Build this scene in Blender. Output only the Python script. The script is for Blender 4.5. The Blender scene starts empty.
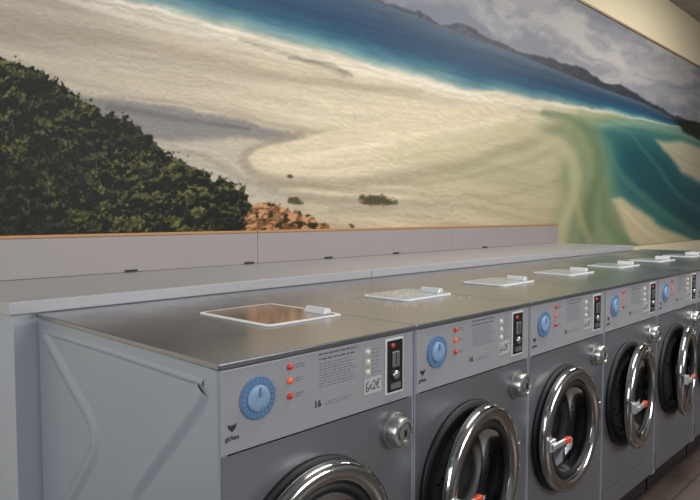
import bpy, bmesh, math, random
import numpy as np
from mathutils import Vector, Matrix
random.seed(4)
S = bpy.context.scene
S.view_settings.view_transform = 'Standard'
S.view_settings.look = 'None'

# ------------------------------------------------------------ dimensions
H = 1.40                    # eye height
A = math.radians(43.9)      # heading from +X towards +Y
P = math.atan(35/640)
F = 640.0
X0, YF = 0.738, 1.0887      # first machine front/left corner
W, D, T = 0.648, 0.965, H-0.303
YB = YF + D + 0.012         # bulkhead front
ZS = H-0.262                # shelf top
YR = 2.75                   # riser front
YM = 2.80                   # mural plane
XE = 5.66                   # end of shelf
XL = X0-0.065               # start of shelf
NW = 8

def lin(c):
    c = np.asarray(c, float)/255.0
    return np.where(c <= 0.04045, c/12.92, ((c+0.055)/1.055)**2.4)
def L4(c): 
    v = lin(c); return (float(v[0]), float(v[1]), float(v[2]), 1)

# ------------------------------------------------------------ materials
def new_mat(name):
    m = bpy.data.materials.new(name); m.use_nodes = True
    nt = m.node_tree
    return m, nt, nt.nodes['Principled BSDF']
def mat(name, rgb, rough=0.5, metal=0.0, var=0.06, scale=30, bump=0.0, stretch=(1,1,1), emit=0, coat=0, rvar=0):
    m, nt, b = new_mat(name)
    tc = nt.nodes.new('ShaderNodeTexCoord'); mp = nt.nodes.new('ShaderNodeMapping')
    mp.inputs['Scale'].default_value = stretch
    nz = nt.nodes.new('ShaderNodeTexNoise'); nz.inputs['Scale'].default_value = scale; nz.inputs['Detail'].default_value = 4
    cr = nt.nodes.new('ShaderNodeMixRGB'); c = L4(rgb)
    cr.inputs[1].default_value = tuple(max(0, x*(1-var)) for x in c[:3])+(1,)
    cr.inputs[2].default_value = tuple(min(1, x*(1+var)) for x in c[:3])+(1,)
    nt.links.new(tc.outputs['Object'], mp.inputs[0]); nt.links.new(mp.outputs[0], nz.inputs['Vector'])
    nt.links.new(nz.outputs['Fac'], cr.inputs[0]); nt.links.new(cr.outputs[0], b.inputs['Base Color'])
    b.inputs['Roughness'].default_value = rough; b.inputs['Metallic'].default_value = metal
    b.inputs['Coat Weight'].default_value = coat
    if rvar:
        n2_ = nt.nodes.new('ShaderNodeTexNoise'); n2_.inputs['Scale'].default_value = 2.2; n2_.inputs['Detail'].default_value = 3
        r2 = nt.nodes.new('ShaderNodeMapRange'); r2.inputs[1].default_value=.3; r2.inputs[2].default_value=.7
        r2.inputs[3].default_value=rough-rvar; r2.inputs[4].default_value=rough+rvar
        nt.links.new(tc.outputs['Object'], n2_.inputs['Vector']); nt.links.new(n2_.outputs['Fac'], r2.inputs[0]); nt.links.new(r2.outputs[0], b.inputs['Roughness'])
    if bump:
        bp = nt.nodes.new('ShaderNodeBump'); bp.inputs['Strength'].default_value = bump; bp.inputs['Distance'].default_value = 0.002
        nt.links.new(nz.outputs['Fac'], bp.inputs['Height']); nt.links.new(bp.outputs[0], b.inputs['Normal'])
    if emit:
        b.inputs['Emission Color'].default_value = c; b.inputs['Emission Strength'].default_value = emit
    return m

M_front = mat('front_steel', (134,136,142), 0.32, 0.7, 0.08, 60, 0.06, (1,1,14), rvar=.06)
M_side  = mat('side_paint', (150,155,164), 0.36, 0.3, 0.03, 8)
M_top   = mat('top_steel', (150,152,157), 0.22, 0.85, 0.08, 40, 0.07, (1,10,1), rvar=.07)
M_panel = mat('panel_grey', (160,161,165), 0.38, 0.25, 0.03, 20)
M_chrome= mat('chrome', (180,179,177), 0.12, 1.0, 0.03, 20)
M_steel = mat('steel', (170,169,167), 0.28, 0.85, 0.06, 30)
M_handle= mat('handle_steel', (195,195,196), 0.3, 0.7, 0.04, 30)
M_black = mat('black_rubber', (12,12,14), 0.55, 0, 0.1, 30)
M_dark  = mat('dark_plastic', (28,27,30), 0.3, 0, 0.1, 30)
M_ink   = mat('ink', (36,38,44), 0.6, 0, 0.05, 30)
M_greyink = mat('grey_ink', (95,97,102), 0.6, 0, 0.05, 30)
M_blue  = mat('dial_blue', (82,116,154), 0.45, 0, 0.05, 30)
M_blue2 = mat('dial_light_blue', (128,156,186), 0.45, 0, 0.05, 30)
M_red   = mat('lamp_red', (195,48,38), 0.25, 0, 0.05, 30, emit=0.1)
M_orange= mat('lamp_orange', (225,100,45), 0.25, 0, 0.05, 30, emit=0.15)
M_grip  = mat('red_grip', (200,72,44), 0.35, 0, 0.08, 30)
M_cream = mat('button_cream', (205,200,170), 0.35, 0, 0.05, 30)
M_stick = mat('sticker_pale', (176,177,176), 0.45, 0, 0.03, 30)
M_lid   = mat('lid_metal', (178,186,192), 0.22, 0.5, 0.04, 30)
M_tab   = mat('lid_tab', (205,208,210), 0.35, 0.2, 0.04, 30)
M_lid1  = mat('lid_glossy_reflection', (186,170,156), 0.12, 0.8, 0.14, 9)  # glossy metal with the mural's brown reflection put into its base colour
M_rim   = mat('lid_rim', (215,217,216), 0.4, 0.1, 0.03, 30)
M_shelf = mat('shelf_laminate', (156,155,157), 0.34, 0, 0.10, 260)
M_bulk  = mat('bulkhead_paint', (158,161,167), 0.5, 0, 0.03, 6)
M_riser = mat('riser_paint', (146,139,138), 0.5, 0, 0.04, 5)
M_wood  = mat('wood_trim', (172,126,78), 0.5, 0, 0.2, 14, stretch=(1,20,20))
M_cream_wall = mat('wall_cream', (222,210,180), 0.7, 0, 0.03, 3)
M_powder = mat('powder', (225,225,225), 0.9, 0, 0.03, 30)

def drum_mat():
    m, nt, b = new_mat('drum_steel')
    tc = nt.nodes.new('ShaderNodeTexCoord'); v = nt.nodes.new('ShaderNodeTexVoronoi'); v.inputs['Scale'].default_value = 45
    r = nt.nodes.new('ShaderNodeValToRGB'); r.color_ramp.elements[0].position = .2; r.color_ramp.elements[1].position = .3
    r.color_ramp.elements[0].color = (.01,.01,.01,1); r.color_ramp.elements[1].color = (.34,.34,.35,1)
    nt.links.new(tc.outputs['Object'], v.inputs['Vector']); nt.links.new(v.outputs['Distance'], r.inputs[0])
    nt.links.new(r.outputs[0], b.inputs['Base Color']); b.inputs['Metallic'].default_value = .4; b.inputs['Roughness'].default_value = .45
    return m
M_drum = drum_mat()
def glass_mat():
    m = bpy.data.materials.new('door_glass'); m.use_nodes = True; nt = m.node_tree; nt.nodes.clear()
    o = nt.nodes.new('ShaderNodeOutputMaterial'); mx = nt.nodes.new('ShaderNodeMixShader')
    t = nt.nodes.new('ShaderNodeBsdfTransparent'); t.inputs[0].default_value = (.55,.57,.6,1)
    g = nt.nodes.new('ShaderNodeBsdfGlossy'); g.inputs['Roughness'].default_value = .07; g.inputs[0].default_value=(.6,.62,.65,1)
    l = nt.nodes.new('ShaderNodeLayerWeight'); l.inputs[0].default_value = .26
    nt.links.new(l.outputs['Fresnel'], mx.inputs[0]); nt.links.new(t.outputs[0], mx.inputs[1]); nt.links.new(g.outputs[0], mx.inputs[2])
    nt.links.new(mx.outputs[0], o.inputs[0]); return m
M_glass = glass_mat()

def tile_mat(name, c1, c2, sx, rough, mortar=.02):
    m, nt, b = new_mat(name)
    tc = nt.nodes.new('ShaderNodeTexCoord'); br = nt.nodes.new('ShaderNodeTexBrick')
    br.offset = 0; br.inputs['Scale'].default_value = 1; br.inputs['Brick Width'].default_value = sx; br.inputs['Row Height'].default_value = sx
    br.inputs['Mortar Size'].default_value = mortar
    br.inputs['Color1'].default_value = L4(c1); br.inputs['Color2'].default_value = L4(tuple(x*.95 for x in c1)); br.inputs['Mortar'].default_value = L4(c2)
    nt.links.new(tc.outputs['Object'], br.inputs['Vector']); nt.links.new(br.outputs['Color'], b.inputs['Base Color'])
    b.inputs['Roughness'].default_value = rough
    return m
M_floor = tile_mat('floor_tile', (80,68,60), (50,43,39), .33, .4, .006)
M_ceil = tile_mat('ceiling_tile', (176,170,164), (120,112,104), .6, .8, .012)

# ------------------------------------------------------------ mesh helpers
def box(bm, x0,x1,y0,y1,z0,z1):
    vs = [bm.verts.new((x,y,z)) for x in (x0,x1) for y in (y0,y1) for z in (z0,z1)]
    for f in ((0,1,3,2),(4,6,7,5),(0,4,5,1),(2,3,7,6),(0,2,6,4),(1,5,7,3)):
        bm.faces.new([vs[i] for i in f])
def lathe(bm, prof, n=64, closed=False, cx=0, cy=0, cz=0):
    """revolve (r,y) about the Y axis"""
    rings = []
    for r, y in prof:
        if r < 1e-6: rings.append([bm.verts.new((cx,cy+y,cz))])
        else: rings.append([bm.verts.new((cx+r*math.cos(2*math.pi*i/n), cy+y, cz+r*math.sin(2*math.pi*i/n))) for i in range(n)])
    k = len(rings)
    for j in range(k if closed else k-1):
        a, b = rings[j], rings[(j+1)%k]
        for i in range(n):
            if len(a) == 1: q = [a[0], b[(i+1)%n], b[i]]
            elif len(b) == 1: q = [a[i], a[(i+1)%n], b[0]]
            else: q = [a[i], a[(i+1)%n], b[(i+1)%n], b[i]]
            bm.faces.new(q)
def obj(name, bm, material, parent=None, loc=(0,0,0), bevel=0, smooth=False, offs=None, rot=None, split=False):
    if offs: bmesh.ops.translate(bm, verts=bm.verts, vec=offs)
    bmesh.ops.recalc_face_normals(bm, faces=bm.faces)
    me = bpy.data.meshes.new(name); bm.to_mesh(me); bm.free()
    if smooth:
        for p in me.polygons: p.use_smooth = True
    me.materials.append(material)
    o = bpy.data.objects.new(name, me); S.collection.objects.link(o)
    o.location = loc
    if rot: o.rotation_euler = rot
    if parent: o.parent = parent
    if bevel:
        b = o.modifiers.new('bevel','BEVEL'); b.width = bevel; b.segments = 2; b.limit_method = 'ANGLE'
    if split:
        e_ = o.modifiers.new('es','EDGE_SPLIT'); e_.split_angle = math.radians(40)
    return o
def nb(): return bmesh.new()
def boxo(name, dims, material, **k):
    bm = nb(); box(bm,*dims); return obj(name,bm,material,**k)
def text(name, s, size, material, parent, loc, bold=0, tilt=0):
    cu = bpy.data.curves.new(name,'FONT'); cu.body = s; cu.size = size; cu.align_x='CENTER'; cu.align_y='CENTER'; cu.offset = bold; cu.extrude = 0.0002
    t = bpy.data.objects.new(name+'_c', cu); S.collection.objects.link(t)
    bpy.context.view_layer.update()
    dg = bpy.context.evaluated_depsgraph_get()
    me = bpy.data.meshes.new_from_object(t.evaluated_get(dg)); bpy.data.objects.remove(t)
    me.transform(Matrix.Rotation(math.pi/2,4,'X') @ Matrix.Rotation(tilt,4,'Z'))
    me.materials.clear(); me.materials.append(material)
    o = bpy.data.objects.new(name, me); S.collection.objects.link(o); o.parent = parent; o.location = loc
    return o
def strokes(bm, lines, w, y=0):
    for pts in lines:
        for (xa,za),(xb,zb) in zip(pts,pts[1:]):
            d = Vector((xb-xa,zb-za)); 
            if d.length<1e-6: continue
            n = Vector((-d.y,d.x)).normalized()*w/2; e = d.normalized()*w*.3
            vs=[bm.verts.new((px,y,pz)) for px,pz in ((xa-e.x+n.x,za-e.y+n.y),(xb+e.x+n.x,zb+e.y+n.y),(xb+e.x-n.x,zb+e.y-n.y),(xa-e.x-n.x,za-e.y-n.y))]
            bm.faces.new(vs)
def tag(o, label, cat, group=None, kind=None):
    o['label'] = label; o['category'] = cat
    if group: o['group'] = group
    if kind: o['kind'] = kind

# ------------------------------------------------------------ mural painting (colours baked on wall grid)
def vnoise(x, y, seed=0):
    r = np.random.default_rng(seed).random((256,256))
    xi = np.floor(x).astype(int); yi = np.floor(y).astype(int); fx = x-xi; fy = y-yi
    fx = fx*fx*(3-2*fx); fy = fy*fy*(3-2*fy)
    a = r[xi%256, yi%256]; b = r[(xi+1)%256, yi%256]; c = r[xi%256,(yi+1)%256]; d = r[(xi+1)%256,(yi+1)%256]
    return (a*(1-fx)+b*fx)*(1-fy)+(c*(1-fx)+d*fx)*fy
def fbm(x, y, seed=0, o=4):
    s = 0; a = .5; t = 0
    for i in range(o):
        s = s+a*vnoise(x*2**i, y*2**i, seed+i); t += a; a *= .55
    return s/t
xs = .45*np.exp(np.arange(0, int(math.log(15/.45)/.0032))*.0032)
zs = np.arange(1.04, 3.475, .0038)
GX, GZ = np.meshgrid(xs, zs)
nx, nz = len(xs), len(zs)
dh = GX*math.cos(A)+YM*math.sin(A); u = GX*math.sin(A)-YM*math.cos(A); dz = GZ-H
dep = dh*math.cos(P)-dz*math.sin(P); up = dh*math.sin(P)+dz*math.cos(P)
U = (350+F*u/dep).ravel(); V = (250-F*up/dep).ravel()
wx = GX.ravel(); wz = GZ.ravel()
n1 = fbm(U*.03, V*.03, 11)-.5; n2 = fbm(U*.03, V*.03, 21)-.5
fn1 = fbm(U*.25,V*.25,31,3)-.5; fn2 = fbm(U*.25,V*.25,41,3)-.5
def sdf(poly, jit=6, fine=0):
    x = U+n1*jit+fn1*fine; y = V+n2*jit+fn2*fine
    d = np.full(x.shape, 1e9); ins = np.zeros(x.shape, bool); n = len(poly)
    for i in range(n):
        ax, ay = poly[i]; bx, by = poly[(i+1)%n]
        ex, ey = bx-ax, by-ay
        t = np.clip(((x-ax)*ex+(y-ay)*ey)/(ex*ex+ey*ey+1e-9), 0, 1)
        d = np.minimum(d, (x-ax-t*ex)**2+(y-ay-t*ey)**2)
        if ay != by:
            c = ((ay > y) != (by > y)) & (x < (bx-ax)*(y-ay)/(by-ay)+ax)
            ins ^= c
    d = np.sqrt(d); return np.where(ins, -d, d)
def sdl(pts, jit=6):
    p = np.array(pts,float); t = np.linspace(0,len(p)-1,4*(len(p)-1)+1)
    q=[]
    for tv in t:
        i=min(int(tv),len(p)-2); f=tv-i; a=p[max(i-1,0)];b_=p[i];c=p[i+1];d_=p[min(i+2,len(p)-1)]
        q.append(.5*((2*b_)+(-a+c)*f+(2*a-5*b_+4*c-d_)*f*f+(-a+3*b_-3*c+d_)*f**3))
    x=U+n1*jit+fn1*1.5; y=V+n2*jit+fn2*1.5; D_=np.full(x.shape,1e9); s=np.zeros(x.shape)
    for i in range(len(q)-1):
        ax,ay=q[i]; ex,ey=q[i+1]-q[i]
        tt_=np.clip(((x-ax)*ex+(y-ay)*ey)/(ex*ex+ey*ey+1e-9),0,1); dd=(x-ax-tt_*ex)**2+(y-ay-tt_*ey)**2
        m_=dd<D_; D_=np.where(m_,dd,D_); s=np.where(m_,(i+tt_)/(len(q)-1),s)
    return np.sqrt(D_), s
def sm(d, w): 
    t = np.clip(.5-d/(2*w), 0, 1); return (t*t*(3-2*t))[:,None]
def ss(a,b,x):
    t = np.clip((x-a)/(b-a),0,1); return t*t*(3-2*t)
C = np.zeros((len(U),3))
def base(*c): return np.array(c, float)[None,:]
def paint(m, c): 
    global C
    C = C*(1-m)+c*m
def ribbon(pts, w0, w1, col, op, soft=.6, jit=6):
    d,s = sdl(pts,jit); w = w0+(w1-w0)*s
    t = np.clip((1-d/np.maximum(w,.5))/soft,0,1); paint((t*t*(3-2*t)*op)[:,None], base(*col))
# sand
g = ss(0,420,U)[:,None]
C = base(170,160,143)*(1-g)+base(204,191,165)*g
g = ss(120,215,V)[:,None]; paint(g*.8, base(177,164,140))
st = fbm(U*.006, (V-.2*U)*.09, 51); C *= (1+(st-.5)*.22)[:,None]
st = fbm(U*.02, (V-.15*U)*.25, 55); C *= (1+(st-.5)*.13)[:,None]
# grey and ochre washes top-left
paint(sm(sdf([(-60,-60),(60,-60),(120,30),(60,45),(-60,40)],20),22)*.3, base(150,142,130))
ribbon([(0,28),(110,40),(220,62),(320,82),(420,92)],12,5,(146,134,114),.4,.9)
ribbon([(60,-4),(150,22),(250,44),(340,66),(450,90),(560,112)],7,4,(224,216,198),.45,.9)
ribbon([(0,52),(80,72),(170,90),(260,104),(350,112)],9,8,(210,197,170),.4,.9)
ribbon([(240,40),(290,54),(345,76)],3,6,(126,116,100),.5,.9)
ribbon([(290,58),(325,64),(352,76)],3,4,(112,106,94),.5,.9)
ribbon([(200,66),(280,80),(380,92),(470,104),(550,114)],5,4,(166,154,130),.4,.9)
# dark lagoon with pale pools round it
paint(sm(sdf([(78,94),(115,100),(175,108),(245,121),(303,136),(285,142),(240,139),(185,142),(140,140),(100,118)],6,4),4)*.8, base(116,114,113))
ribbon([(110,108),(180,120),(250,130)],6,3,(96,94,97),.55,.9)
ribbon([(100,96),(180,104),(260,120),(330,134),(400,122)],3,6,(158,146,124),.5,.9)
paint(sm(sdf([(140,142),(200,141),(262,143),(300,141),(262,152),(250,168),(262,180),(300,190),(280,200),(240,200),(190,175)],6),9)*.65, base(172,165,152))
ribbon([(170,150),(210,160),(240,178),(300,196),(380,200)],5,6,(150,141,124),.5,.9)
ribbon([(180,148),(215,153),(238,170)],3,2,(194,188,174),.5,.9)
# wet, darker apron around the pale tongue of sand
ribbon([(300,134),(262,146),(243,160),(262,178),(310,184),(380,180),(450,168),(520,146),(560,126)],7,10,(150,139,117),.6,.85,5)
tong = sdf([(249,160),(256,151),(275,144),(310,137),(360,125),(420,110),(500,102),(545,118),(536,130),(505,143),(460,156),(410,166),(350,173),(305,176),(275,174),(255,168)],5,2)
paint(sm(tong,2.6)*.88, base(210,196,167))
ribbon([(275,160),(340,150),(420,134),(510,118)],6,8,(226,213,185),.65,.9)
ribbon([(300,168),(380,160),(460,148),(520,132)],3,3,(190,174,144),.4,.9)
ribbon([(320,150),(400,136),(480,120)],2,2,(196,181,150),.35,.9)
for pl in ([(262,184),(340,188),(420,194),(520,206)],[(330,212),(420,206),(500,212),(560,226)],[(300,198),(400,202),(500,196),(560,180)],[(380,184),(450,178),(520,164),(560,144)]):
    ribbon(pl,5,5,(150,138,114),.4,.9,10)
for pl in ([(280,190),(360,196),(450,198),(530,214)],[(340,220),(430,218),(520,222)],[(430,186),(500,176),(548,158)]):
    ribbon(pl,3,4,(196,182,152),.45,.9,10)
# fine wind ripples over all the sand
rip = fbm((U+V)*.04, (V-.1*U)*.35, 59, 3); C *= (1+(rip-.5)*.08*ss(100,160,V))[:,None]
ph = (V-.16*U)*1.15+n1*26+n2*18
rp_ = np.sin(ph)*ss(.42,.6,fbm(U*.02,V*.05,63)); C *= (1+rp_*.022)[:,None]
fr_ = fbm(U*.22, (V-.18*U)*.7, 65, 4); C *= (1+(fr_-.5)*.13)[:,None]
for cx,cy,a,b in ((377,200,18,5),(295,201,8,3.5),(352,226,3,2),(289,176,3,2)):
    e = np.sqrt(((U-cx+n1*8)/a)**2+((V-cy-.12*(U-cx)+n2*6)/b)**2)-1
    e = e+(fbm(U*.3,V*.3,61,2)-.5)*.9
    paint(np.clip(.5-e*2,0,1)[:,None]*.85, base(62,58,36))
# green shallows, blended
paint(sm(sdf([(400,160),(480,138),(560,116),(620,112),(640,140),(610,180),(590,215),(590,270),(490,270),(505,215),(450,190)],12),38)*.5, base(158,156,118))
paint(sm(sdf([(545,128),(580,114),(620,110),(690,123),(760,140),(760,290),(556,290),(556,235),(562,200),(562,172),(570,150),(560,138)],10),14)*.85, base(118,132,100))
ribbon([(505,126),(548,136),(572,158),(574,190),(564,225),(560,262)],8,11,(186,177,142),.65,.9)
ribbon([(545,112),(580,122),(596,146),(598,176),(590,208),(588,262)],8,12,(92,112,80),.65,.9)
ribbon([(580,112),(607,130),(614,160),(606,200),(608,262)],8,13,(120,140,106),.45,.9)
teal = sdf([(592,128),(606,119),(640,119),(678,127),(700,138),(760,165),(760,290),(700,280),(672,248),(646,224),(622,210),(609,198),(604,170),(600,145)],8)
paint(sm(teal,11)*.88, base(80,122,108))
paint(sm(teal+9,10)*.92, base(44,96,99))
paint(sm(sdf([(620,144),(640,141),(664,152),(690,186),(712,200),(712,240),(686,232),(660,212),(634,194),(622,170)],8),14)*.85, base(26,70,80))
ribbon([(600,124),(640,124),(680,133),(720,150)],5,6,(108,146,132),.6,.9)
ribbon([(604,140),(618,172),(646,200),(700,238)],5,8,(78,120,106),.5,.9)
ribbon([(632,134),(652,160),(680,196),(720,222)],3,5,(60,108,106),.5,.9)
ribbon([(604,186),(606,215),(622,238),(650,262)],6,12,(104,126,90),.75,.9)
paint(sm(sdf([(611,201),(620,199),(638,211),(664,229),(704,244),(704,262),(664,260),(632,240)],6),3.5)*.9, base(192,179,146))
ribbon([(620,208),(640,226),(672,248)],2,5,(210,198,168),.5,1)
ribbon([(576,200),(582,222),(594,248),(602,268)],5,10,(164,158,122),.6,1)
paint(sm(sdf([(658,140),(682,141),(700,149),(740,160),(740,196),(704,185),(680,171),(670,155)],6),3.5)*.88, base(190,179,151))
ribbon([(668,147),(688,162),(720,176)],2,3,(158,148,118),.5,1)
# sea
hx = [-200,115,365,400,450,480,520,560,600,640,670,690,800]
hy = [-250,-85,-4,10,29,40,54,71,87,101,116,126,160]
sx = [-200,60,115,180,260,330,400,470,540,600,640,680,800]
sy = [-95,-16,-1,16,37,54,73,90,102,111,118,126,160]
yh = np.interp(U, hx, hy); ys = np.interp(U, sx, sy)+n1*9
tt = (V-yh)/np.maximum(ys-yh, 2)
rp = [0,.2,.45,.66,.80,.92,1.0]
rc = np.array([(82,94,108),(54,76,98),(36,66,94),(38,80,104),(74,116,128),(128,153,150),(190,187,172)],float)
tj = tt+(fbm(U*.02,(V-.28*U)*.12,73)-.5)*.16*np.clip(tt,0,1)*np.clip(1.2-tt,0,1)*2
wc = np.stack([np.interp(tj, rp, rc[:,i]) for i in range(3)],1)*(1+(fbm(U*.01,(V-.28*U)*.3,71)-.5)*.2)[:,None]
wc *= (1+(fbm(U*.08,(V-.28*U)*.6,75,4)-.5)*.16)[:,None]
soft = np.clip((1.02-tt)/.06,0,1)*np.clip((700-U)/5,0,1)
C = C*(1-soft[:,None])+wc*soft[:,None]
for off,wd,am in ((2,2.2,.85),(8,1.4,.45),(15,3,.25)):
    paint((np.exp(-((V-ys-off-n2*8-fn1*2)/wd)**2)*am*ss(720,450,U)*(fbm(U*.05,V*.1,81)*1.3))[:,None], base(228,224,214))
# sky
sky = np.clip((yh-V)/1.5+.5,0,1)
cl = ss(.3,.72,fbm(U*.012+n1*1.5, (V-.35*U)*.03+n2, 91,5))[:,None]
skc = base(114,118,130)*(1-cl)+base(172,168,167)*cl
C = C*(1-sky[:,None])+skc*sky[:,None]
# hills
hillh = np.interp(U,[330,365,385,420,440,448,458,470,485,500,525,545,560,580,605,620,632,645,670,690,720],[6,6,3,7,2,4,9,10,5,6,3,10,10,12,7,11,9,6,5,6,10])
hillh = hillh+(fbm(U*.15,V*0,95,3)-.5)*4
hm = np.clip((V-(yh-hillh+n1*5))/2.0,0,1)*np.clip((yh+1.5-V)/1.6,0,1)*(U>330)
hc = (base(74,79,90)*(1-ss(400,640,U)[:,None])+base(46,52,60)*ss(400,640,U)[:,None])*(1+(fbm(U*.2,V*.3,97,3)-.5)*.5)[:,None]
paint(hm[:,None]*.95, hc)
paint(sm(sdf([(674,119),(690,121),(720,130),(720,150),(700,141),(685,133)],3,3),2)*.95, base(30,33,30))
# forest
fr = sdf([(-80,30),(0,58),(12,60),(22,67),(36,70),(48,79),(60,80),(70,91),(90,97),(104,112),(122,117),(134,132),(150,137),(166,154),(178,156),(190,166),(204,170),(216,181),(228,180),(236,188),(243,182),(250,200),(256,214),(246,232),(230,245),(-80,260)],12,16)
fq1 = (fbm(U*.12,V*.12,102,3)-.5)*16; fq2=(fbm(U*.12,V*.12,106,3)-.5)*16
def crownf(dy): return fbm((U+fq1)*.085,(V+fq2-dy)*.12,101,5)
lit = ss(-.01,.085,crownf(0)-crownf(3))
big = ss(.34,.60,fbm(U*.018,V*.022,115,3)); fine = fbm(U*.5,V*.5,111,3)
k = np.clip(lit*(.4+.6*big)*(.45+ss(.3,.7,fine)),0,1)[:,None]
fc = base(17,20,13)*(1-k)+base(80,80,44)*k
fc = fc*(.65+.7*ss(.25,.75,fbm(U*.3,V*.34,118,4)))[:,None]
paint(sm(fr,1.1), fc)
# rocks
rk = sdf([(240,240),(248,212),(258,202),(276,204),(292,211),(312,217),(328,226),(328,240)],5,9)
rn = np.clip(np.abs(fbm(U*.14+V*.05,V*.18,121,4)-.5)*5+.05,0,1)[:,None]
paint(sm(rk,1.2), base(88,56,34)*(1-rn)+base(186,140,98)*rn)
sh = fbm(U*.14,V*.2,131,3)
paint(sm(rk,1.2)*(ss(.56,.64,sh)[:,None]), base(44,42,24))
for x0,y0,x1,y1 in ((47,168,49,196),(49,180,43,172),(49,184,55,174),(140,172,142,190),(96,160,97,176),(12,120,14,134),(238,178,240,196),(118,190,119,204),(70,140,71,152),(186,196,187,208),(28,200,29,214)):
    ex,ey = x1-x0,y1-y0; t = np.clip(((U-x0)*ex+(V-y0)*ey)/(ex*ex+ey*ey),0,1)
    d = np.hypot(U-x0-t*ex, V-y0-t*ey); paint(np.clip(1.0-d,0,1)[:,None]*.5, base(126,116,88))
C = np.clip(C,2,250)
CL = lin(C)
me = bpy.data.meshes.new('wall_mural')
co = np.stack([wx, np.full_like(wx, YM), wz],1).astype(np.float32)
me.vertices.add(nx*nz); me.vertices.foreach_set('co', co.ravel())
ii = np.arange(nz-1)[:,None]*nx+np.arange(nx-1)[None,:]
q = np.stack([ii, ii+1, ii+nx+1, ii+nx],-1).reshape(-1,4).astype(np.int32)
me.loops.add(q.size); me.loops.foreach_set('vertex_index', q.ravel())
me.polygons.add(len(q)); me.polygons.foreach_set('loop_start', np.arange(0,q.size,4,dtype=np.int32))
me.update(calc_edges=True)
ca = me.color_attributes.new('print','FLOAT_COLOR','POINT')
rgba = np.ones((nx*nz,4),np.float32); rgba[:,:3] = CL
ca.data.foreach_set('color', rgba.ravel())
mm, nt, b = new_mat('mural_print')
at = nt.nodes.new('ShaderNodeVertexColor'); at.layer_name = 'print'
nz_ = nt.nodes.new('ShaderNodeTexNoise'); nz_.inputs['Scale'].default_value = 160
mr = nt.nodes.new('ShaderNodeMapRange'); mr.inputs[3].default_value=.93; mr.inputs[4].default_value=1.07
mu = nt.nodes.new('ShaderNodeVectorMath'); mu.operation='SCALE'
tc = nt.nodes.new('ShaderNodeTexCoord')
nt.links.new(tc.outputs['Object'], nz_.inputs['Vector']); nt.links.new(nz_.outputs['Fac'], mr.inputs[0])
nt.links.new(at.outputs[0], mu.inputs[0]); nt.links.new(mr.outputs[0], mu.inputs['Scale']); nt.links.new(mu.outputs[0], b.inputs['Base Color'])
b.inputs['Roughness'].default_value=.5; b.inputs['Specular IOR Level'].default_value=.2
me.materials.append(mm)
mural = bpy.data.objects.new('wall_mural', me); S.collection.objects.link(mural)
tag(mural,'large printed beach and forest landscape mural covering the wall','wall mural')

# ------------------------------------------------------------ room
def struct(o): o['kind']='structure'; return o
struct(boxo('wall_back',(-1.5,15,YM+.006,YM+.15,0,4.1),M_cream_wall))
struct(boxo('floor',(-1.5,15,-3.5,YM+.15,-.1,0),M_floor))
struct(boxo('ceiling',(-1.5,15,-3.5,YM+.15,4.1,4.2),M_ceil))
struct(boxo('wall_end',(15,15.1,-3.5,YM+.15,0,4.1),M_cream_wall))
struct(boxo('trim_1',(-1.5,15,YM-.012,YM+.006,3.476,3.50),mat('trim_paint',(150,128,98),.5),bevel=.002))

# ------------------------------------------------------------ bulkhead, shelf, riser
bm = nb(); box(bm, XL+.004, XE-.01, YB, YM-.02, 0, ZS-.042)
bulk = obj('service_partition', bm, M_bulk, bevel=.002)
tag(bulk,'low grey boxed-in partition behind the row of washing machines','partition')
segs = [XL-.012, 2.29, 4.6, XE]
for i in range(3):
    s = boxo('shelf_board',(segs[i]+(.0015 if i else 0),segs[i+1]-(.0015 if i<2 else 0),YB-.010,YM-.02,ZS-.0405,ZS),M_shelf,bevel=.004)
    tag(s,'speckled grey laminate shelf board on the low partition','shelf','shelf boards on the partition')
rs = [.45, 2.14, 3.95, XE]
ZR = H-.083
for i in range(3):
    x0,x1 = rs[i]+(.001 if i else 0), rs[i+1]-(.001 if i<2 else 0)
    r = boxo('backboard',(x0,x1,YR,YM-.004,ZS+.001,ZR-.012),M_riser,bevel=.002)
    tag(r,'painted grey-pink upright board with wooden capping standing on shelf','backboard','backboards along the shelf')
    boxo('wood_capping',(x0,x1,YR-.004,YM-.004,ZR-.012,ZR),M_wood,parent=r,bevel=.002)
    for cxp in [c for c in (1.41,2.08,2.67,3.3,4.4) if x0<c<x1]:
        boxo('clip',(cxp-.03,cxp+.03,YR-.006,YR-.0005,ZS+.004,ZS+.012),M_black,parent=r)

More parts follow.
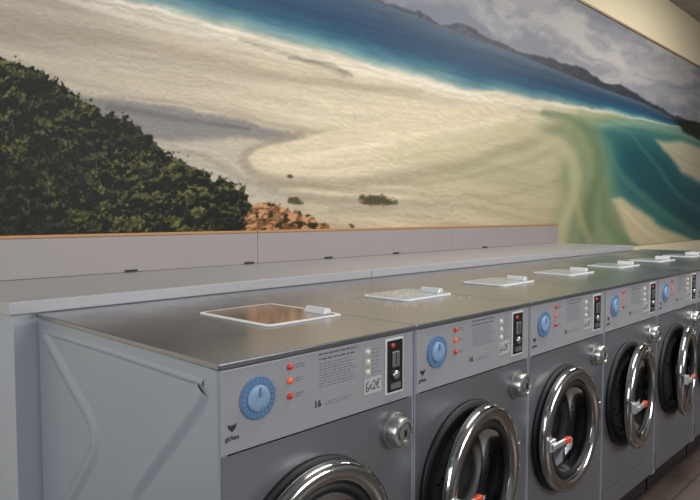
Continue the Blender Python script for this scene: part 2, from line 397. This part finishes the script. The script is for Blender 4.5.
# ------------------------------------------------------------ washing machine
OF = (-W/2,-D/2,0)
def cloc(x,y,z): return (x-W/2, y-D/2, z)
wm = bpy.data.objects.new('washing_machine', None); S.collection.objects.link(wm)
wm.empty_display_size=.2
g2 = .0015
ZP = T-.195       # bottom of control panel
DCX, DCZ = .268, T-.507
t=.012
bm = nb()
si = g2+.008
box(bm,si,si+t,.022,D,.10,T-.014)
box(bm,W-si-t,W-si,.022,D,.10,T-.014)
box(bm,g2,g2+.024,0,.024,.10,T-.014)       # folded front edges
box(bm,W-g2-.024,W-g2,0,.024,.10,T-.014)
box(bm,si+t,W-si-t,D-t,D,.10,T-.014)
box(bm,si+t,W-si-t,.026,D-t,.10,.11)
box(bm,g2+.024,W-g2-.024,.006,.03,ZP,T-.014)
def rib(pts, x, w=.034, h=.007):
    secs=[]; n=len(pts)
    for i,(y,z) in enumerate(pts):
        a = Vector(pts[max(i-1,0)]); c = Vector(pts[min(i+1,n-1)]); d=(c-a).normalized(); nn=Vector((-d.y,d.x))
        sec=[]
        for f_,hh in ((-1,0),(-.75,.12),(-.5,.5),(-.25,.88),(0,1),(.25,.88),(.5,.5),(.75,.12),(1,0)):
            p=Vector((y,z))+nn*w*f_; sec.append(bm.verts.new((x+.0003-h*hh,p.x,p.y)))
        secs.append(sec)
    for a,b_ in zip(secs,secs[1:]):
        for i in range(8):
            f=bm.faces.new((a[i],a[i+1],b_[i+1],b_[i])); f.smooth=True
rib([(.92,T-.065),(.89,T-.083),(.64,T-.235),(.600,T-.265),(.585,T-.30),(.60,T-.345),(.87,T-.64),(.90,T-.69)], si)
rib([(.065,T-.065),(.085,T-.095),(.35,T-.350),(.380,T-.39),(.385,T-.435),(.36,T-.48),(.11,T-.75),(.085,T-.79)], si)
rib([(.93,T-.052),(.5,T-.049),(.06,T-.052)], si, .012, .004)
body = obj('body',bm,M_side,parent=wm,offs=OF)
body['label']='light grey painted steel casing with pressed diagonal relief'
# front sheet with round opening
bm = nb()
x0,x1,z0,z1 = g2+.008,W-g2-.008,.11,ZP-.003
ang = [2*math.pi*i/64 for i in range(64)]
cor = [math.atan2(z-DCZ,x-DCX)%(2*math.pi) for x in (x0,x1) for z in (z0,z1)]
ang = sorted(set(ang+cor)); RI=.195
ino=[];outo=[];ini=[]
for a in ang:
    c,s=math.cos(a),math.sin(a)
    k=min([((x1 if c>0 else x0)-DCX)/c if abs(c)>1e-9 else 9, ((z1 if s>0 else z0)-DCZ)/s if abs(s)>1e-9 else 9])
    outo.append(bm.verts.new((DCX+c*k,-.001,DCZ+s*k))); ino.append(bm.verts.new((DCX+c*RI,-.001,DCZ+s*RI)))
    ini.append(bm.verts.new((DCX+c*RI,.03,DCZ+s*RI)))
n=len(ang)
for i in range(n):
    j=(i+1)%n
    bm.faces.new((outo[i],outo[j],ino[j],ino[i])); bm.faces.new((ino[i],ino[j],ini[j],ini[i]))
front=obj('front_panel',bm,M_front,parent=wm,offs=OF); front['label']='brushed grey steel front sheet'
boxo('service_flap',(x0+.01,x1-.01,-.005,-.0015,.125,.205),M_front,parent=wm,offs=OF,bevel=.0015)
boxo('plinth',(g2+.01,W-g2-.01,.03,D-.02,0,.10),M_dark,parent=wm,offs=OF)
bm=nb(); box(bm,g2-.0008,W-g2+.0008,-.008,D,T-.014,T)
top=obj('top_panel',bm,M_top,parent=wm,offs=OF,bevel=.003); top['label']='brushed stainless steel top'
bm=nb(); lathe(bm,[(.19,.03),(.225,.05),(.225,.30),(.12,.32),(0,.32)],48,cx=DCX,cz=DCZ)
obj('drum',bm,M_drum,parent=wm,offs=OF,smooth=True)
bm=nb(); lathe(bm,[(.182,.03),(.176,.005),(.182,-.012),(.215,-.018),(.236,-.014),(.240,-.001),(.20,-.001)],64,closed=True,cx=DCX,cz=DCZ)
obj('door_gasket',bm,M_black,parent=wm,offs=OF,smooth=True)
# lock
bm=nb(); LX,LZ=.560,T-.272
lathe(bm,[(.048,-.001),(.048,-.010),(.045,-.013),(.040,-.013),(.040,-.034),(.037,-.039),(.029,-.041),(.027,-.036),(.021,-.036),(.020,-.042),(0,-.044)],48,cx=LX,cz=LZ)
lk=obj('coin_box_lock',bm,M_steel,parent=wm,offs=OF,smooth=True,split=True); lk['label']='round stepped steel lock bezel'
boxo('keyhole',(LX-.003,LX+.003,-.0465,-.0440,LZ-.009,LZ+.009),M_dark,parent=lk,offs=OF)

# control panel
bm=nb(); box(bm,g2+.008,W-g2-.008,-.003,.006,ZP,T-.016)
cp=obj('control_panel',bm,M_panel,parent=wm,offs=OF,bevel=.002); cp['label']='light grey control fascia'
Y0=-.0034
def P3(x,z,y=Y0): return cloc(x,y,T-z)
def disc(name,x,z,r,m,prof=None,par=cp,sm_=True,n=32):
    bm=nb(); prof=prof or [(r,0),(r*.95,-.004),(r*.6,-.0065),(0,-.0075)]
    lathe(bm,prof,n); return obj(name,bm,m,parent=par,loc=P3(x,z),smooth=sm_)
DX,DZ=.103,.090
disc('dial',DX,DZ,.046,M_blue,[(.047,0),(.047,-.0025),(.0455,-.0035),(.026,-.0035)],sm_=False,n=56)
kn=nb(); lathe(kn,[(.029,-.002),(.028,-.008),(.026,-.0095),(.012,-.009),(0,-.009)],40)
obj('dial_knob',kn,M_blue2,parent=cp,loc=P3(DX,DZ),smooth=True,split=True)
bm=nb(); box(bm,-.0015,.0015,-.0115,-.0085,.004,.025)
obj('pointer',bm,M_blue,parent=cp,loc=P3(DX,DZ))
bm=nb()
for i in range(22):
    a=2*math.pi*i/22+.2
    strokes(bm,[[(math.cos(a)*.034,math.sin(a)*.034),(math.cos(a)*.0415,math.sin(a)*.0415)]],.0018,-.0038)
obj('dial_marks',bm,M_blue2,parent=cp,loc=P3(DX,DZ))
for z,m in ((.038,M_red),(.070,M_orange),(.105,M_red)):
    disc('indicator_light',.194,z,.0072,m)
def dashes(x0,x1,z0,z1,rows,h,m,name='printed_text',ragged=.3):
    bm=nb()
    for r in range(rows):
        z=z0+(z1-z0)*r/max(1,rows-1); x=x0; end=x1-random.random()*ragged*(x1-x0)
        while x<end:
            w_=random.uniform(.005,.016); e=min(x+w_,end)
            vs=[bm.verts.new((px,0,-zz)) for px,zz in ((x,z),(e,z),(e,z+h),(x,z+h))]; bm.faces.new(vs); x=e+.0035
    return obj(name,bm,m,parent=cp,loc=cloc(0,Y0,T))
for zz in (.035,.067,.102): dashes(.212,.240,zz,zz+.006,2,.0018,M_greyink)
dashes(.285,.430,.024,.036,2,.0026,M_ink); dashes(.285,.420,.047,.102,9,.0018,M_greyink,ragged=.45)
dashes(.305,.400,.142,.148,2,.0015,M_greyink)
text('capacity_number','16',.023,M_ink,cp,P3(.280,.142,-.0036),bold=.0006)
text('maker_name','girbau',.0145,M_ink,cp,P3(.036,.161,-.0036),bold=.0002)
# dark winged emblem above the maker's name
bm=nb()
L_=[(0,-.010),(-.0045,-.006),(-.009,-.002),(-.0115,.005),(-.0095,.0085),(-.0070,.0055),(-.0035,.0035),(-.002,.006),(0,.0045)]
for sg in (1,-1):
    pts=[(x*sg,z) for x,z in L_]
    tri=[(0,1,8),(1,2,6),(1,6,8),(6,7,8),(2,3,5),(2,5,6),(3,4,5)]
    vv=[bm.verts.new((x,0,z)) for x,z in pts]
    for a,b_,c in tri: bm.faces.new((vv[a],vv[b_],vv[c]))
obj('emblem',bm,M_ink,parent=cp,loc=P3(.036,.139,-.0036))
for z in (.046,.072,.098):
    disc('selector_button',.454,z,.0075,M_cream)
    boxo('button_frame',(.443,.465,-.0042,-.0033,T-z-.010,T-z+.010),M_stick,parent=cp,offs=OF)
dashes(.472,.505,.040,.100,7,.0016,M_greyink,ragged=.2)
bm=nb(); box(bm,.440,.508,-.0008,0,T-.155,T-.113); st_=obj('sticker',bm,M_stick,parent=cp,loc=cloc(0,Y0,0))
bm=nb()
strokes(bm,[[(-.017,.013),(-.024,.006),(-.027,-.004),(-.025,-.012),(-.020,-.013),(-.017,-.008),(-.019,-.003),(-.024,-.004)],
 [(-.013,.003),(-.005,-.009)],[(-.005,.004),(-.014,-.008)],
 [(-.001,.006),(.003,.012),(.008,.011),(.009,.005),(.004,-.004),(-.001,-.010),(.005,-.010),(.011,-.008)],
 [(.028,.011),(.021,.013),(.016,.006),(.015,-.003),(.018,-.010),(.026,-.010)],[(.012,.004),(.023,.005)],[(.012,-.001),(.022,0)]],.0022)
obj('handwriting',bm,M_ink,parent=cp,loc=P3(.474,.134,-.0048))
# coin unit
bm=nb(); box(bm,.522,.596,-.006,-.0031,T-.172,T-.022)
cu_=obj('coin_unit',bm,M_rim,parent=wm,offs=OF,bevel=.003); cu_['label']='coin slot plate with silver frame'
bm=nb(); box(bm,.528,.590,-.0085,-.0062,T-.166,T-.028); obj('face_plate',bm,M_dark,parent=cu_,offs=OF,bevel=.002)
bm=nb(); box(bm,.545,.573,-.012,-.0085,T-.100,T-.058); obj('coin_slot',bm,M_steel,parent=cu_,offs=OF,bevel=.0015)
boxo('slot_opening',(.5575,.5605,-.0126,-.0121,T-.094,T-.064),M_black,parent=cu_,offs=OF)
bm=nb(); lathe(bm,[(.006,0),(.005,-.004),(0,-.005)],20); obj('indicator_light',bm,M_red,parent=cu_,loc=cloc(.548,-.0086,T-.042),smooth=True)
bm=nb(); lathe(bm,[(.012,0),(.012,-.006),(.009,-.008),(0,-.008)],24); obj('return_button',bm,M_steel,parent=cu_,loc=cloc(.559,-.0086,T-.121),smooth=True)
boxo('return_cup',(.539,.579,-.011,-.0085,T-.158,T-.142),M_steel,parent=cu_,offs=OF)

# dispenser lids
def rrect(x0,x1,y0,y1,r,n=6):
    pts=[]
    for cx,cy,a0 in ((x1-r,y1-r,0),(x0+r,y1-r,90),(x0+r,y0+r,180),(x1-r,y0+r,270)):
        for i in range(n+1):
            a=math.radians(a0+90*i/n); pts.append((cx+r*math.cos(a),cy+r*math.sin(a)))
    return pts
def plate(bm,pts,z0,z1):
    lo=[bm.verts.new((x,y,z0)) for x,y in pts]; hi=[bm.verts.new((x,y,z1)) for x,y in pts]
    bm.faces.new(hi); bm.faces.new(lo[::-1])
    for i in range(len(pts)):
        j=(i+1)%len(pts); bm.faces.new((lo[i],lo[j],hi[j],hi[i]))
def make_lid(lx0,lx1,ly0,ly1,fr,m_plate,lift):
    bm=nb(); plate(bm,rrect(lx0,lx1,ly0,ly1,.025),T+.0005,T+.004+lift)
    rim=obj('dispenser_lid',bm,M_rim,parent=wm,offs=OF,bevel=.001); rim['label']='detergent lid with pale rim'
    bm=nb(); plate(bm,rrect(lx0+fr,lx1-fr,ly0+fr,ly1-fr,.014),T+.004+lift,T+.005+lift)
    obj('lid_plate',bm,m_plate,parent=rim,offs=OF)
    bm=nb(); hx=lx1-.058; yc=ly0+.075; zt=T+lift+.005
    v=[bm.verts.new(p) for p in ((hx,yc-.045,zt),(hx+.034,yc-.045,zt),(hx+.030,yc-.045,zt+.016),(hx+.010,yc-.045,zt+.019),(hx,yc+.045,zt),(hx+.034,yc+.045,zt),(hx+.030,yc+.045,zt+.016),(hx+.010,yc+.045,zt+.019))]
    for f in ((0,1,2,3),(4,7,6,5),(0,4,5,1),(1,5,6,2),(2,6,7,3),(3,7,4,0)): bm.faces.new([v[i] for i in f])
    obj('lid_handle',bm,M_tab,parent=rim,offs=OF,bevel=.003)
    return rim
lidB=make_lid(.348,.630,.305,.520,.010,M_lid,.003)
lidA=make_lid(.342,.634,.255,.605,.016,M_lid1,0)

# door (hinged at its right edge)
HXo=.228
door_prof=[(.228,-.002),(.234,-.010),(.2345,-.022),(.230,-.031),(.220,-.036),(.205,-.038),(.194,-.035),(.185,-.026),(.181,-.012),(.184,-.002)]
bm=nb(); lathe(bm,door_prof,96,closed=True,cx=-HXo)
hinge=cloc(DCX+HXo,-.019,DCZ)
door=obj('door',bm,M_chrome,parent=wm,loc=hinge,smooth=True); door['label']='round chrome porthole door'
bm=nb(); lathe(bm,[(.187,-.014),(.180,.004),(.165,.030),(.13,.050),(.07,.060),(0,.063)],64,cx=-HXo); obj('door_glass',bm,M_glass,parent=door,smooth=True)
bm=nb(); lathe(bm,[(.186,-.020),(.168,-.026),(.160,-.018),(.165,-.008),(.186,-.008)],64,closed=True,cx=-HXo); obj('inner_seal',bm,M_black,parent=door,smooth=True)
bm=nb(); box(bm,-HXo-.238,-HXo-.196,-.056,-.034,-.022,.022); box(bm,-HXo-.232,-HXo-.140,-.067,-.055,-.010,.010)
obj('handle',bm,M_handle,parent=door,bevel=.004)
bm=nb(); box(bm,-HXo-.148,-HXo-.106,-.071,-.053,-.012,.010)
obj('handle_grip',bm,M_grip,parent=door,bevel=.004)
for za in (-.055,.02):
    bm=nb(); box(bm,-.03,.022,-.03,.017,za,za+.035); obj('hinge',bm,M_steel,parent=door,bevel=.004)

wm.location=(X0+W/2,YF+D/2,0)
base_children=[o for o in S.objects if o.parent==wm]
def kids(o): return [c for c in S.objects if c.parent==o]
tree=[(c,kids(c)) for c in base_children]
def copy_to(src,par):
    c=src.copy(); c.parent=par; S.collection.objects.link(c); return c
openang={0:0,1:5.5,2:0,3:6.5,4:8,5:6,6:0,7:5}
labels={0:'grey front-loading washing machine, wide glossy detergent lid, end of row',2:'grey front-loading coin washing machine with its door shut'}
def finish(e,i,parts):
    tag(e, labels.get(i,'grey front-loading coin washing machine with door ajar' if openang[i] else 'grey front-loading coin washing machine, chrome porthole door'),'washing machine','row of coin washing machines')
    for p in parts:
        if p.name.split('.')[0]=='door': p.rotation_euler=(0,0,math.radians(openang[i]))
for i in range(1,NW):
    e=wm.copy(); S.collection.objects.link(e); e.location=(X0+W/2+i*W,YF+D/2,0)
    ps=[]
    for c,ks in tree:
        if c is lidA: continue
        cc=copy_to(c,e); ps.append(cc)
        for k in ks: copy_to(k,cc)
    finish(e,i,ps)
finish(wm,0,base_children)
for k in kids(lidB)+[lidB]: bpy.data.objects.remove(k)

# spilled powder on and beside second machine's lid
bm=nb(); cnt=0
while cnt<520:
    r3=random.random()
    if r3<.35: x=X0+W+random.gauss(.48,.09); y=YF+random.gauss(.40,.06)
    elif r3<.75: x=X0+W+random.gauss(.45,.13); y=YF+random.gauss(.27,.05)
    else: x=X0+W+random.gauss(.29,.07); y=YF+random.gauss(.42,.10)
    if not(X0+W+.05<x<X0+2*W-.02) or not(YF+.08<y<YF+D-.06): continue
    onlid = X0+W+.346<x<X0+W+.632 and YF+.303<y<YF+.522
    if onlid and not (X0+W+.360<x<X0+W+.560 and YF+.317<y<YF+.508): continue
    r_=random.uniform(.0005,.0010)
    bmesh.ops.create_icosphere(bm,subdivisions=1,radius=r_,matrix=Matrix.Translation((x,y,T+r_+.0002+(.008 if onlid else 0)))); cnt+=1
pw=obj('spilled_powder',bm,M_powder); tag(pw,'specks of white detergent powder spilled on steel top','detergent powder',kind='stuff')

# ------------------------------------------------------------ light
def area(name,loc,tgt,sx,sy,pw_,col):
    l=bpy.data.lights.new(name,'AREA'); l.shape='RECTANGLE'; l.size=sx; l.size_y=sy; l.energy=pw_; l.color=col
    o=bpy.data.objects.new(name,l); S.collection.objects.link(o); o.location=loc
    o.rotation_euler=(Vector(tgt)-Vector(loc)).to_track_quat('-Z','Y').to_euler(); return o
area('window_light',(-2.6,.3,2.0),(1.5,1.9,1.2),2.4,1.8,95,(.90,.95,1))
area('window_light_b',(3.4,-3.2,2.3),(3.6,2.8,2.0),2.6,1.4,135,(.98,.98,1))
area('ceiling_lamp',(3.0,.6,4.0),(3.0,.9,0),2.4,.5,90,(1,.96,.91))
area('ceiling_lamp_b',(7.5,.9,4.0),(7.5,1.4,0),2.4,.5,100,(1,.95,.86))
w=bpy.data.worlds.new('World'); S.world=w; w.use_nodes=True; nt=w.node_tree
bg=nt.nodes['Background']; tc=nt.nodes.new('ShaderNodeTexCoord'); sp=nt.nodes.new('ShaderNodeSeparateXYZ'); r=nt.nodes.new('ShaderNodeValToRGB')
mrw=nt.nodes.new('ShaderNodeMapRange'); mrw.inputs[1].default_value=-1; mrw.inputs[2].default_value=1
nt.links.new(tc.outputs['Generated'],sp.inputs[0]); nt.links.new(sp.outputs['Z'],mrw.inputs[0]); nt.links.new(mrw.outputs[0],r.inputs[0])
r.color_ramp.elements[0].position=.3; r.color_ramp.elements[0].color=(.02,.019,.018,1)
r.color_ramp.elements[1].position=.62; r.color_ramp.elements[1].color=(.49,.50,.52,1)
nt.links.new(r.outputs[0],bg.inputs[0]); bg.inputs[1].default_value=.5

# ------------------------------------------------------------ camera
cam=bpy.data.cameras.new('camera'); co_=bpy.data.objects.new('camera',cam); S.collection.objects.link(co_)
cam.sensor_width=36; cam.lens=F/700*36; cam.clip_start=.02
co_.location=(0,0,H); co_.rotation_euler=(math.pi/2-P,0,A-math.pi/2)
S.camera=co_
